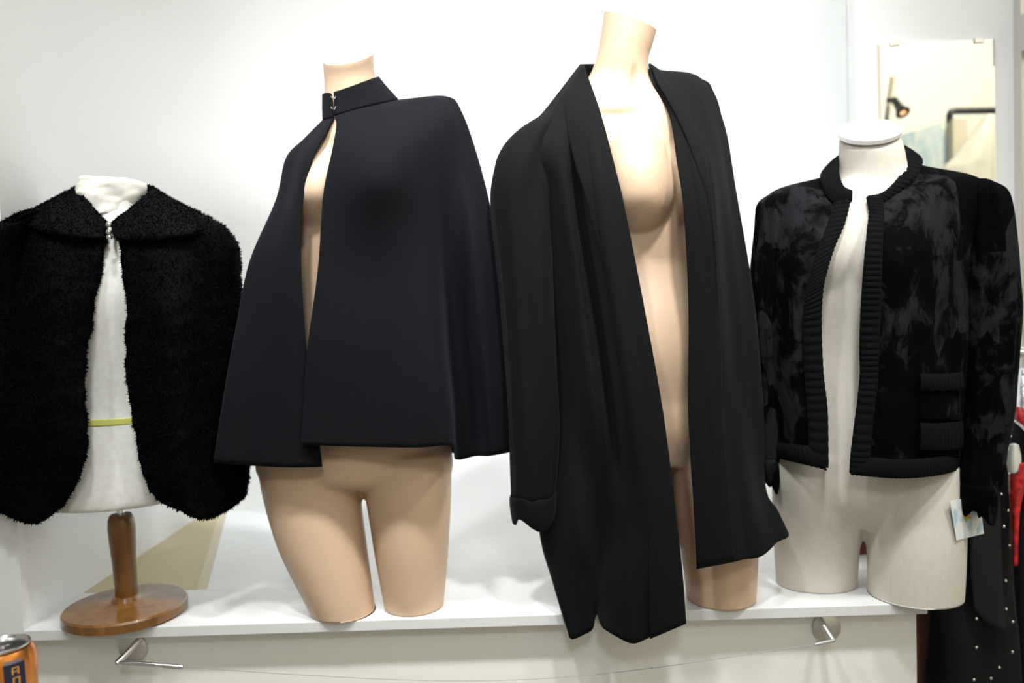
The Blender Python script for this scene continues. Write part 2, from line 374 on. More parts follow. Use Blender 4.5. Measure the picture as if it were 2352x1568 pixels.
def post2(a):
    a = bump_front(a, (1466, 452, 1.40), .066, .135, .064, .040, 1.47, 1.0, .8); a = bump_front(a, (1466, 440, 1.40), .05, .09, .045, .012, 1.47)
    a = bump_front(a, (1622, 425, 1.40), .055, .09, .055, .040, 1.47)
    a = bump_front(a, (1410, 248, 1.43), .040, .012, .012, .006, 1.47)
    a = bump_front(a, (1540, 770, 1.40), .09, .10, .09, .020, 1.48)
    a = bump_front(a, (1458, 195, 1.43), .008, .030, .012, -.010, 1.47)
    return clamp_floor(a)
cut(union_remesh('body', [tube_mesh(torso), tube_mesh(legL), tube_mesh(legR)], 'skin', man2, .0042, post2), (1387, 27), (1508, 72), 1.46, .22)

# --- linen form under the jacket
form = thing('dress_form', 'linen-covered dress form with white neck cap and two short thighs under the fur jacket', 'dress form', at(1995, 1370, 1.45))
torso = rows_to_rings([
    ((1931, 325), (2062, 300), 1.475, .050, dict(tz=.55)), ((1931, 365), (2073, 345), 1.48, .053, dict(tz=.3)), ((1926, 410), (2082, 385), 1.485, .056, dict(tz=.1)),
    ((1890, 440), (2130, 410), 1.488, .060), ((1825, 470), (2215, 430), 1.488, .066, dict(e=2.3)), ((1795, 510), (2245, 470), 1.488, .078, dict(e=2.3)), ((1795, 580), (2240, 560), 1.487, .092, dict(e=2.3)),
    ((1805, 680), (2215, 670), 1.487, .085), ((1815, 800), (2190, 800), 1.487, .076), ((1800, 930), (2195, 930), 1.485, .082), ((1782, 1040), (2203, 1050), 1.482, .088), ((1778, 1110), (2207, 1125), 1.48, .086),
    ((1800, 1160), (2185, 1170), 1.482, .072), ((1870, 1200), (2100, 1205), 1.485, .045)])
legL = rows_to_rings([((1782, 1030), (1990, 1050), 1.485, .080), ((1778, 1100), (1988, 1110), 1.488, .081), ((1777, 1160), (1982, 1170), 1.497, .076), ((1778, 1220), (1974, 1220), 1.508, .070), ((1782, 1290), (1967, 1290), 1.518, .065), ((1788, 1400), (1962, 1400), 1.524, .062)])
legR = rows_to_rings([((1965, 1040), (2203, 1055), 1.472, .080), ((1975, 1100), (2206, 1110), 1.466, .083), ((1988, 1170), (2208, 1180), 1.458, .083), ((1997, 1240), (2207, 1240), 1.452, .083), ((2001, 1310), (2204, 1310), 1.448, .082), ((2000, 1440), (2197, 1440), 1.446, .080)])
def post3(a):
    a = bump_front(a, (1870, 590, 1.40), .055, .09, .055, .018, 1.47)
    a = bump_front(a, (2070, 590, 1.38), .06, .09, .055, .022, 1.47)
    return clamp_floor(a)
union_remesh('body', [tube_mesh(torso), tube_mesh(legL), tube_mesh(legR)], 'cloth_form', form, .0042, post3)
def disc_on(L, R, Yc, rd, tz, lift, thick, name, m, parent, grow=1.0):
    r = ring_pts(L, R, Yc, rd, 48, tz); c = sum(r, Vector())/len(r)
    nrm = Vector((0, -tz, 1)).normalized(); base = [c+(p-c)*grow+nrm*lift for p in r]
    prof = [(.97, 0), (1, .15*thick), (1, .8*thick), (.96, thick), (.0, thick*1.02)]
    cc = c+nrm*lift; vs = []
    for s, h in prof: vs += [cc+(p-cc)*max(s, .001)+nrm*h for p in base]
    fs = grid_faces(len(prof), 48, True)+[tuple(range(47, -1, -1))]
    o = pydata(name, vs, fs, m, parent); es = o.modifiers.new('e', 'EDGE_SPLIT'); es.split_angle = .7; return o
disc_on((1928, 322), (2064, 297), 1.475, .052, .55, .0, .011, 'neck_cap', 'cap', form, 1.0)

# --- left white form on a turned wooden stand
stand = thing('dress_form', 'white cotton bust form on a turned wooden stand with round base, under the fur cape', 'dress form', at(293, 1400, 1.47))
torso = rows_to_rings([
    ((184, 428), (334, 428), 1.475, .052), ((190, 470), (328, 465), 1.475, .054), ((165, 510), (345, 505), 1.475, .058), ((90, 550), (430, 545), 1.475, .068, dict(e=2.3)), ((70, 620), (445, 615), 1.475, .085, dict(e=2.3)),
    ((75, 720), (440, 715), 1.475, .09), ((105, 840), (405, 835), 1.475, .078), ((112, 930), (395, 925), 1.475, .074), ((95, 1040), (410, 1030), 1.475, .084), ((85, 1120), (420, 1108), 1.473, .088), ((88, 1160), (418, 1146), 1.473, .088)])
def post4(a):
    a = bump_front(a, (190, 660, 1.40), .06, .09, .07, .008, 1.47); a = bump_front(a, (330, 655, 1.40), .06, .09, .07, .008, 1.47); return a
union_remesh('body', [tube_mesh(torso)], 'white_cloth', stand, .004, post4)
def crumple(P, u, v):
    Q = P.copy()
    for i in range(P.shape[0]):
        for j in range(P.shape[1]):
            p = Vector(P[i, j]); d = noise.noise(p*38)*.006+noise.noise(p*90)*.003
            c = np.array([P[i, :, 0].mean(), P[i, :, 1].mean(), P[i, j, 2]]); n = P[i, j]-c; L = np.linalg.norm(n)+1e-6
            Q[i, j] += n/L*d; Q[i, j, 2] += noise.noise(p*45+Vector((5, 3, 1)))*.004
    return Q
vs, fs = tube_mesh(rows_to_rings([((215, 411), (300, 415), 1.475, .03), ((190, 412), (328, 419), 1.475, .050), ((182, 424), (336, 432), 1.475, .055), ((182, 450), (336, 452), 1.475, .057), ((196, 478), (325, 474), 1.475, .057), ((200, 500), (320, 500), 1.475, .057)]), 6, True, crumple)
pydata('neck_cover', vs, fs, 'muslin', stand)
tp = []
for y in (950, 957, 965):
    tp.append(ring_pts((111, y+5), (395, y-3), 1.475, .0775))
vs, fs = tube_mesh(tp, 3, False); tpo = pydata('waist_tape', vs, fs, 'tape', stand)
md = tpo.modifiers.new('t', 'SOLIDIFY'); md.thickness = .0012
# stand
pt, pbm = at(277, 1180, 1.475), at(293, 1392, 1.475)
ax = (pt-pbm).normalized(); Lp = (pt-pbm).length; q = 1.475/F
lathe('pole', [(25*q, 0), (24.5*q, Lp*.25), (26*q, Lp*.5), (29*q, Lp*.72), (30*q, Lp*.86), (28*q, Lp*.95), (25*q, Lp*.985), (22*q, Lp)], pbm, 'wood', stand, axis=ax)
lathe('fitting', [(9*q, -.004), (9*q, .012), (13*q, .012), (13*q, .018), (7*q, .018), (7*q, .026)], pt, 'chrome', stand, n=20, axis=ax)
bc = Vector((at(293, 1400, 1.47).x, 1.465, ZS+.0008)); R = .1085
lathe('base', [(R*.96, 0), (R, .003), (R, .017), (R*.975, .0205), (R*.6, .0225), (R*.33, .0245), (R*.24, .028), (R*.2, .036)], bc, 'wood', stand, n=72)
pm = bc+Vector((0, 0, .03))

# ================================================================ black wool cape
cape = thing('cape', 'black wool cape with stand-up collar and front slit on the peach mannequin', 'cape', at(860, 1030, 1.47))
def loop(left, right, yb, lift=0, n=3):
    """left: opening edge -> side; right: opening edge -> side; back points are added behind, and the row runs left edge ... right edge"""
    a, b = left[-1], right[-1]; back = []
    for k in range(n):
        t = (k+1)/(n+1)
        d = a[2]*(1-t)+b[2]*t
        back.append((a[0]*(1-t)+b[0]*t, a[1]*(1-t)+b[1]*t-lift*math.sin(PI*t), d+(yb-d)*(math.sin(PI*t)**.55)))
    return list(left)+back+list(right)[::-1]
rows = [
 loop([(766, 268, 1.425), (760, 270, 1.427), (752, 272, 1.435), (744, 273, 1.46)], [(768, 264, 1.425), (790, 258, 1.425), (820, 250, 1.428), (845, 244, 1.434), (868, 239, 1.443), (890, 234, 1.455), (902, 231, 1.47), (912, 229, 1.49)], 1.545),
 loop([(745, 310, 1.40), (733, 312, 1.402), (718, 313, 1.425), (700, 318, 1.465)], [(772, 290, 1.40), (825, 282, 1.402), (875, 266, 1.412), (920, 252, 1.425), (955, 242, 1.44), (982, 231, 1.455), (1003, 224, 1.47), (1022, 222, 1.49)], 1.555),
 loop([(715, 370, 1.378), (700, 365, 1.385), (680, 362, 1.42), (660, 362, 1.465)], [(762, 350, 1.372), (840, 345, 1.362), (905, 335, 1.365), (965, 312, 1.388), (1002, 290, 1.415), (1028, 270, 1.437), (1044, 258, 1.458), (1057, 262, 1.485)], 1.56),
 loop([(692, 470, 1.368), (678, 468, 1.375), (658, 462, 1.41), (638, 457, 1.465)], [(742, 450, 1.36), (845, 450, 1.34), (915, 445, 1.348), (980, 430, 1.385), (1015, 415, 1.415), (1045, 398, 1.432), (1072, 385, 1.445), (1100, 382, 1.485)], 1.56),
 loop([(691, 620, 1.36), (660, 610, 1.365), (615, 595, 1.395), (577, 600, 1.44)], [(730, 620, 1.358), (845, 610, 1.355), (925, 610, 1.355), (992, 600, 1.378), (1024, 590, 1.435), (1060, 580, 1.432), (1092, 560, 1.412), (1138, 550, 1.48)], 1.56),
 loop([(703, 800, 1.357), (655, 790, 1.358), (595, 765, 1.385), (548, 742, 1.42)], [(706, 800, 1.348), (845, 790, 1.345), (935, 790, 1.345), (1008, 780, 1.362), (1032, 780, 1.452), (1070, 770, 1.458), (1106, 760, 1.412), (1158, 735, 1.48)], 1.565),
 loop([(722, 930, 1.356), (660, 930, 1.352), (580, 920, 1.375), (519, 900, 1.40)], [(697, 930, 1.343), (850, 920, 1.34), (945, 920, 1.338), (1027, 915, 1.352), (1044, 922, 1.462), (1085, 912, 1.466), (1122, 905, 1.415), (1170, 880, 1.48)], 1.57),
 loop([(740, 1072, 1.355), (660, 1074, 1.345), (570, 1069, 1.37), (493, 1061, 1.388)], [(690, 1022, 1.338), (850, 1026, 1.335), (960, 1027, 1.334), (1040, 1025, 1.345), (1050, 1056, 1.468), (1092, 1048, 1.472), (1128, 1047, 1.42), (1172, 1035, 1.475)], 1.57)]
BC = at(880, 405, 1.35)
def soft(P, u, v):
    fr = P[:, :, 1] < 1.45
    dz = P[:, :, 2]-BC.z; g = np.exp(-((P[:, :, 0]-BC.x)/.062)**2-(np.where(dz > 0, dz/.085, dz/.050))**2); P[:, :, 1] -= .021*g*fr
    for i in range(P.shape[0]):
        for j in range(P.shape[1]):
            P[i, j, 1] += noise.noise(Vector((P[i, j, 0]*9, P[i, j, 2]*3, 2)))*.006*v[i, j]
    return P
sheet('shell', rows, 'wool', cape, 7, 10, soft, .0035, -1)
rows = [
 loop([(762, 216, 1.432), (753, 214, 1.436), (743, 216, 1.462)], [(767, 212, 1.43), (800, 201, 1.431), (830, 190, 1.437), (852, 182, 1.452), (868, 177, 1.485)], 1.54),
 loop([(764, 242, 1.429), (754, 243, 1.434), (743, 245, 1.462)], [(768, 238, 1.428), (808, 227, 1.43), (845, 215, 1.437), (872, 208, 1.455), (889, 203, 1.488)], 1.545),
 loop([(766, 270, 1.424), (755, 272, 1.431), (744, 274, 1.462)], [(768, 265, 1.423), (815, 251, 1.427), (860, 240, 1.437), (892, 233, 1.458), (913, 229, 1.49)], 1.55)]
sheet('collar', rows, 'wool', cape, 7, 8, None, .004, 0)
bar('hook', [at(761, 222, 1.427), at(764, 226, 1.421), at(769, 226, 1.421), at(771, 222, 1.425)], .0012, 'chrome', cape, 8)
bar('hook', [at(761, 246, 1.423), at(764, 250, 1.418), at(769, 250, 1.418), at(771, 246, 1.421)], .0012, 'chrome', cape, 8)

# ================================================================ long cardigan
card = thing('cardigan', 'long open black jersey cardigan with rolled left cuff and trailing hem on the tall mannequin', 'cardigan', at(1500, 1300, 1.47))
rows = [
 loop([(1342, 158, 1.45), (1341, 156, 1.452), (1340, 154, 1.455), (1339, 152, 1.46), (1338, 150, 1.463), (1337, 149, 1.467), (1336, 148, 1.475), (1335, 147, 1.49)],
      [(1492, 148, 1.45), (1496, 150, 1.455), (1499, 152, 1.46), (1502, 155, 1.467), (1506, 158, 1.475), (1510, 162, 1.49)], 1.535, 6),
 loop([(1376, 252, 1.412), (1360, 245, 1.403), (1342, 238, 1.405), (1325, 234, 1.412), (1308, 233, 1.42), (1290, 238, 1.43), (1270, 246, 1.445), (1250, 257, 1.48)],
      [(1538, 264, 1.415), (1550, 242, 1.405), (1560, 220, 1.41), (1575, 196, 1.425), (1590, 180, 1.445), (1606, 180, 1.485)], 1.55),
 loop([(1406, 363, 1.378), (1378, 358, 1.362), (1350, 355, 1.37), (1322, 352, 1.395), (1298, 349, 1.384), (1268, 346, 1.385), (1225, 342, 1.41), (1170, 340, 1.475)],
      [(1555, 370, 1.378), (1582, 365, 1.362), (1610, 345, 1.37), (1630, 320, 1.405), (1645, 295, 1.44), (1655, 275, 1.485)], 1.56),
 loop([(1434, 480, 1.358), (1400, 480, 1.342), (1365, 478, 1.352), (1335, 475, 1.405), (1305, 472, 1.372), (1270, 468, 1.40), (1230, 460, 1.43), (1185, 465, 1.475)],
      [(1571, 480, 1.358), (1605, 478, 1.342), (1638, 470, 1.352), (1655, 455, 1.40), (1672, 440, 1.44), (1684, 435, 1.485)], 1.56),
 loop([(1477, 700, 1.355), (1438, 700, 1.338), (1402, 700, 1.345), (1372, 700, 1.415), (1340, 700, 1.372), (1300, 698, 1.40), (1250, 690, 1.435), (1215, 690, 1.475)],
      [(1582, 700, 1.36), (1615, 700, 1.346), (1650, 700, 1.355), (1675, 690, 1.40), (1702, 685, 1.43), (1726, 680, 1.48)], 1.565),
 loop([(1522, 950, 1.348), (1482, 950, 1.332), (1440, 950, 1.338), (1405, 950, 1.41), (1370, 950, 1.358), (1320, 950, 1.395), (1275, 950, 1.43), (1225, 950, 1.47)],
      [(1582, 950, 1.352), (1618, 950, 1.34), (1658, 950, 1.346), (1690, 948, 1.385), (1722, 942, 1.42), (1748, 935, 1.478)], 1.565),
 loop([(1553, 1200, 1.345), (1520, 1205, 1.332), (1482, 1210, 1.33), (1435, 1215, 1.348), (1395, 1212, 1.397), (1340, 1210, 1.362), (1290, 1210, 1.39), (1240, 1210, 1.44)],
      [(1592, 1150, 1.348), (1630, 1148, 1.338), (1672, 1140, 1.342), (1712, 1132, 1.375), (1738, 1122, 1.415), (1752, 1115, 1.475)], 1.565),
 loop([(1567, 1330, 1.347), (1530, 1335, 1.335), (1488, 1340, 1.325), (1438, 1345, 1.33), (1390, 1335, 1.372), (1360, 1330, 1.376), (1318, 1330, 1.375), (1272, 1335, 1.41)],
      [(1597, 1240, 1.349), (1640, 1236, 1.339), (1685, 1228, 1.342), (1725, 1215, 1.37), (1757, 1195, 1.40), (1782, 1172, 1.455)], 1.565),
 loop([(1574, 1430, 1.348), (1507, 1447, 1.338), (1490, 1467, 1.33), (1447, 1476, 1.328), (1386, 1443, 1.345), (1370, 1410, 1.385), (1357, 1447, 1.378), (1310, 1449, 1.385)],
      [(1600, 1305, 1.35), (1645, 1297, 1.34), (1690, 1288, 1.342), (1737, 1279, 1.365), (1782, 1250, 1.39), (1806, 1214, 1.44)], 1.565, 230)]
def folds(P, u, v):
    for i in range(P.shape[0]):
        for j in range(P.shape[1]):
            if P[i, j, 1] < 1.46: P[i, j, 1] += noise.noise(Vector((P[i, j, 0]*22+P[i, j, 2]*3, P[i, j, 2]*1.2, 6)))*.014*min(1, v[i, j]*2.5)
    return P
sheet('shell', rows, 'jersey', card, 6, 9, folds, .0028, -1)
def sleeve_folds(k, amp, seed):
    def f(P, u, v):
        c = P.mean(axis=1, keepdims=True)
        for i in range(P.shape[0]):
            for j in range(P.shape[1]):
                t = 2*PI*u[i, j]; a = amp*(noise.noise(Vector((math.cos(t)*k, math.sin(t)*k+seed, v[i, j]*2.2))))*min(1, v[i, j]*4+.2)
                n = P[i, j]-c[i, 0]; n[2] = 0; P[i, j] += n/(np.linalg.norm(n)+1e-6)*a
        return P
    return f
vs, fs = tube_mesh(rows_to_rings([((1250, 262), (1310, 250), 1.475, .03), ((1186, 306), (1285, 300), 1.462, .055), ((1148, 354), (1278, 352), 1.452, .062), ((1131, 406), (1272, 405), 1.445, .064), ((1126, 460), (1268, 460), 1.44, .062), ((1134, 560), (1266, 560), 1.435, .06),
    ((1150, 700), (1268, 700), 1.43, .056), ((1162, 850), (1274, 850), 1.425, .053), ((1170, 1000), (1279, 1000), 1.42, .05), ((1176, 1150), (1272, 1145), 1.415, .043)]), 7, True, sleeve_folds(2.1, .010, 3))
pydata('sleeve', vs, fs, 'jersey', card)
vs, fs = tube_mesh(rows_to_rings([((1590, 185), (1632, 205), 1.50, .03), ((1600, 225), (1652, 262), 1.505, .042), ((1608, 330), (1668, 350), 1.508, .046), ((1620, 470), (1690, 480), 1.51, .046), ((1635, 640), (1715, 640), 1.51, .044), ((1655, 850), (1735, 850), 1.51, .042), ((1670, 1050), (1742, 1050), 1.51, .036)]), 7, True, sleeve_folds(2, .006, 9))
pydata('sleeve', vs, fs, 'jersey', card)
def cuffw(P, u, v):
    for i in range(P.shape[0]):
        for j in range(P.shape[1]):
            P[i, j, 2] += .014*math.sin(2*PI*u[i, j]*3+1)*v[i, j]+noise.noise(Vector(P[i, j])*60)*.004
    return P
vs, fs = tube_mesh(rows_to_rings([((1178, 1146), (1270, 1140), 1.415, .042), ((1171, 1138), (1277, 1128), 1.415, .050), ((1170, 1150), (1279, 1142), 1.415, .053), ((1173, 1175), (1278, 1178), 1.415, .052), ((1178, 1192), (1274, 1198), 1.415, .047), ((1186, 1188), (1266, 1190), 1.415, .040), ((1190, 1165), (1262, 1165), 1.415, .036)]), 5, False, cuffw)
pydata('cuff', vs, fs, 'jersey', card)
def strip(inner, outer, rise, n=4):
    rows = []
    for (a, b) in zip(inner, outer):
        r = []
        for k in range(n+1):
            t = k/n; r.append((a[0]*(1-t)+b[0]*t, a[1]*(1-t)+b[1]*t, a[2]*(1-t)+b[2]*t-rise*math.sin(PI*min(1, .15+.85*t))**.7))
        rows.append(r)
    return rows
sheet('shawl_collar', strip(
   [(1341, 150, 1.455), (1377, 253, 1.405), (1407, 363, 1.37), (1435, 480, 1.35), (1478, 700, 1.347), (1523, 950, 1.34), (1554, 1200, 1.337), (1568, 1330, 1.34), (1575, 1431, 1.342)],
   [(1334, 150, 1.475), (1300, 240, 1.42), (1315, 352, 1.385), (1352, 478, 1.358), (1404, 700, 1.347), (1442, 950, 1.34), (1484, 1200, 1.33), (1491, 1330, 1.324), (1493, 1466, 1.326)], .007), 'jersey', card, 5, 8, None, .004, 0)
sheet('shawl_collar', strip(
   [(1491, 146, 1.455), (1498, 190, 1.44), (1537, 262, 1.41), (1554, 368, 1.37), (1570, 480, 1.35), (1581, 700, 1.352), (1581, 950, 1.345), (1592, 1150, 1.342), (1600, 1306, 1.344)],
   [(1512, 160, 1.49), (1528, 185, 1.44), (1566, 232, 1.405), (1628, 362, 1.375), (1643, 480, 1.352), (1652, 700, 1.352), (1660, 950, 1.346), (1674, 1140, 1.340), (1688, 1289, 1.338)], .007), 'jersey', card, 5, 8, None, .004, 0)
sheet('collar_fold', strip(
   [(1497, 150, 1.445), (1510, 190, 1.425), (1545, 250, 1.40), (1582, 330, 1.372), (1612, 420, 1.352), (1636, 520, 1.349), (1644, 640, 1.352), (1651, 780, 1.356), (1656, 950, 1.362)],
   [(1520, 168, 1.46), (1545, 200, 1.425), (1580, 260, 1.395), (1612, 335, 1.374), (1630, 420, 1.352), (1641, 520, 1.349), (1648, 640, 1.352), (1654, 780, 1.356), (1658, 950, 1.362)], .005), 'jersey', card, 5, 8, None, .003, 0)

# ================================================================ sheared fur jacket
jack = thing('jacket', 'short black sheared fur jacket with ribbed knit edging and two pockets on the linen form', 'jacket', at(1995, 1090, 1.45))
rows = [
 loop([(1930, 468, 1.432), (1915, 462, 1.436), (1902, 442, 1.45), (1894, 405, 1.495)], [(2020, 455, 1.415), (2050, 447, 1.415), (2085, 420, 1.43), (2112, 378, 1.48)], 1.56),
 loop([(1918, 505, 1.41), (1870, 470, 1.425), (1815, 440, 1.46), (1768, 448, 1.515)], [(2020, 510, 1.385), (2110, 460, 1.395), (2200, 420, 1.42), (2268, 425, 1.475)], 1.565, 10),
 loop([(1878, 600, 1.385), (1835, 590, 1.40), (1790, 575, 1.445), (1758, 560, 1.515)], [(2005, 600, 1.362), (2090, 590, 1.348), (2170, 580, 1.385), (2240, 570, 1.46)], 1.57),
 loop([(1864, 740, 1.392), (1825, 740, 1.40), (1785, 740, 1.445), (1760, 740, 1.51)], [(1998, 740, 1.372), (2080, 740, 1.352), (2160, 740, 1.38), (2225, 740, 1.45)], 1.57),
 loop([(1872, 900, 1.395), (1830, 900, 1.40), (1790, 900, 1.445), (1765, 900, 1.505)], [(1994, 900, 1.372), (2080, 900, 1.352), (2155, 900, 1.378), (2215, 900, 1.445)], 1.57),
 loop([(1882, 1068, 1.39), (1840, 1056, 1.398), (1800, 1048, 1.445), (1778, 1043, 1.50)], [(1966, 1080, 1.362), (2066, 1088, 1.346), (2158, 1080, 1.372), (2203, 1068, 1.435)], 1.57)]
def pelt(P, u, v):
    for i in range(P.shape[0]):
        for j in range(P.shape[1]):
            p = Vector(P[i, j]); P[i, j, 1] += noise.noise(Vector((p.x*16, p.z*9, 1)))*.007+noise.noise(Vector((p.x*45, p.z*30, 4)))*.0025
    return P
sheet('shell', rows, 'velvet', jack, 10, 16, pelt, .005, -1)
def sl_pelt(P, u, v): return sleeve_folds(3, .012, 5)(P, u, v)
vs, fs = tube_mesh(rows_to_rings([((1775, 440), (1820, 436), 1.505, .03), ((1741, 468), (1800, 470), 1.505, .045), ((1735, 520), (1800, 540), 1.505, .048), ((1726, 610), (1798, 620), 1.505, .048), ((1723, 680), (1794, 680), 1.503, .046), ((1728, 760), (1790, 760), 1.50, .044), ((1738, 860), (1786, 860), 1.498, .041), ((1744, 950), (1782, 950), 1.495, .038), ((1744, 1060), (1778, 1055), 1.49, .033)]), 7, True, sl_pelt)
pydata('sleeve', vs, fs, 'velvet', jack)
vs, fs = tube_mesh(rows_to_rings([((2225, 412), (2268, 420), 1.465, .028), ((2215, 440), (2302, 443), 1.462, .048), ((2212, 490), (2314, 485), 1.46, .055), ((2210, 570), (2321, 565), 1.455, .057), ((2208, 650), (2327, 645), 1.45, .056), ((2208, 720), (2332, 715), 1.447, .056), ((2209, 800), (2328, 795), 1.443, .054), ((2210, 880), (2321, 875), 1.438, .052),
    ((2210, 940), (2315, 935), 1.434, .049), ((2207, 1020), (2298, 1015), 1.43, .044), ((2205, 1085), (2285, 1080), 1.412, .040), ((2206, 1125), (2277, 1120), 1.403, .036)]), 7, True, sl_pelt)
pydata('sleeve', vs, fs, 'velvet', jack)
def rib(k, amp):
    def f(P, u, v):
        nr = P.shape[0]; ph = np.sin(np.arange(nr)/nr*2*PI*k)[:, None, None]
        N = np.cross(np.gradient(P, axis=1), np.gradient(P, axis=0)); N /= np.linalg.norm(N, axis=2)[..., None]+1e-9
        sgn = -np.sign((N[..., 1]).mean()); edge = (np.sin(np.clip(u, .02, .98)*PI)**.4)[..., None]
        return P+N*sgn*(amp*ph*edge+.003*edge)
    return f
def band(name, inner, outer, k):
    return sheet(name, strip(inner, outer, .004), 'knit', jack, 4, max(6, int(k*9/(len(inner)-1))), rib(k, .0009), .006, 0)
band('front_band', [(1951, 462, 1.428), (1938, 515, 1.402), (1915, 565, 1.388), (1898, 619, 1.38), (1888, 664, 1.38), (1884, 740, 1.384), (1888, 850, 1.388), (1898, 945, 1.388), (1900, 1074, 1.384)],
     [(1918, 468, 1.428), (1900, 525, 1.405), (1874, 594, 1.384), (1858, 650, 1.382), (1850, 690, 1.384), (1846, 745, 1.388), (1848, 850, 1.39), (1855, 945, 1.39), (1860, 1062, 1.386)], 42)
band('front_band', [(1991, 456, 1.415), (1998, 485, 1.40), (1993, 530, 1.375), (1986, 594, 1.358), (1981, 656, 1.358), (1977, 720, 1.363), (1975, 800, 1.366), (1976, 860, 1.366), (1969, 930, 1.364), (1956, 1030, 1.36), (1952, 1086, 1.356)],
     [(2024, 456, 1.41), (2027, 490, 1.39), (2025, 530, 1.37), (2022, 594, 1.354), (2020, 656, 1.354), (2018, 720, 1.358), (2015, 800, 1.36), (2013, 860, 1.36), (2006, 930, 1.358), (1996, 1030, 1.354), (1992, 1090, 1.35)], 46)
band('knit_collar', [(1953, 440, 1.432), (1936, 430, 1.434), (1928, 404, 1.45), (1927, 380, 1.475), (1932, 358, 1.51), (1975, 345, 1.545), (2030, 335, 1.545), (2068, 335, 1.52), (2078, 360, 1.485), (2068, 402, 1.44), (2030, 444, 1.418), (1991, 454, 1.416)],
     [(1952, 464, 1.428), (1922, 467, 1.428), (1905, 455, 1.44), (1891, 424, 1.465), (1894, 396, 1.51), (1960, 385, 1.565), (2040, 378, 1.565), (2100, 362, 1.53), (2116, 374, 1.485), (2099, 408, 1.442), (2056, 447, 1.418), (1996, 482, 1.40)], 52)
def hband(name, top, bot, k):
    return sheet(name, strip(bot, top, .004), 'knit', jack, 4, max(6, int(k*9/(len(top)-1))), rib(k, .0008), .006, 0)
hband('hem_band', [(1862, 1028, 1.388), (1838, 1024, 1.392), (1800, 1018, 1.44), (1776, 1012, 1.50)], [(1899, 1078, 1.384), (1845, 1063, 1.39), (1802, 1053, 1.44), (1779, 1048, 1.498)], 16)
hband('hem_band', [(1990, 1052, 1.355), (2066, 1058, 1.342), (2156, 1050, 1.368), (2204, 1038, 1.434)], [(1953, 1088, 1.354), (2066, 1096, 1.340), (2158, 1088, 1.366), (2203, 1074, 1.432)], 34)
vs, fs = tube_mesh(rows_to_rings([((1744, 1050), (1778, 1045), 1.49, .034), ((1742, 1062), (1783, 1058), 1.49, .038), ((1742, 1095), (1787, 1090), 1.49, .040), ((1748, 1112), (1784, 1112), 1.49, .036), ((1754, 1108), (1778, 1108), 1.49, .028)]), 5, True, cuffw)
pydata('cuff', vs, fs, 'velvet', jack)
vs, fs = tube_mesh(rows_to_rings([((2207, 1108), (2276, 1105), 1.402, .037), ((2202, 1122), (2282, 1118), 1.402, .042), ((2199, 1150), (2281, 1150), 1.402, .044), ((2202, 1174), (2275, 1182), 1.402, .042), ((2212, 1178), (2266, 1180), 1.402, .034)]), 5, True, cuffw)
pydata('cuff', vs, fs, 'velvet', jack)
for (y0, y1, yk) in ((862, 896, 965), (974, 1032, 1048)):
    pk = sheet('pocket', [[(2112, y0, 1.356), (2140, y0+1, 1.364), (2170, y0, 1.378), (2206, y0-3, 1.41)], [(2110, (y0+yk)/2, 1.354), (2140, (y0+yk)/2, 1.362), (2170, (y0+yk)/2, 1.376), (2204, (y0+yk)/2, 1.41)], [(2110, yk, 1.354), (2140, yk, 1.362), (2170, yk, 1.376), (2202, yk, 1.41)]], 'velvet', jack, 6, 8, pelt, .006, 0)
    o = sheet('pocket_trim', strip([(2112, y1, 1.350), (2140, y1+1, 1.357), (2170, y1, 1.371), (2207, y1-3, 1.402)], [(2112, y0-3, 1.350), (2140, y0-2, 1.357), (2170, y0-3, 1.371), (2207, y0-7, 1.402)], .003), 'knit', jack, 4, 30, rib(12, .0006), .005, 0)
    o.parent = pk
# swing tag hanging from the sleeve
tg = thing('price_tag', 'small white and pale blue paper tag with orange sticker hanging at the jacket cuff', 'tag', at(2220, 1190, 1.39))
pts = [at(2182, 1150, 1.370), at(2197, 1241, 1.372), at(2260, 1225, 1.43), at(2250, 1140, 1.43)]
slab('card', pts[::-1], .0008, 'paper', tg)
slab('sticker', [at(2211, 1176, 1.3896), at(2213, 1202, 1.3914), at(2232, 1198, 1.4078), at(2229, 1172, 1.4052)][::-1], .0012, 'orange', tg)
slab('sticker_print', [at(2215, 1188, 1.3923), at(2216, 1200, 1.3932), at(2223, 1199, 1.3992), at(2222, 1187, 1.3984)][::-1], .0012, 'lime', tg)
bar('string', [at(2216, 1150, 1.395), at(2222, 1128, 1.40), at(2235, 1110, 1.41)], .0006, 'whitedrape', tg, 6)

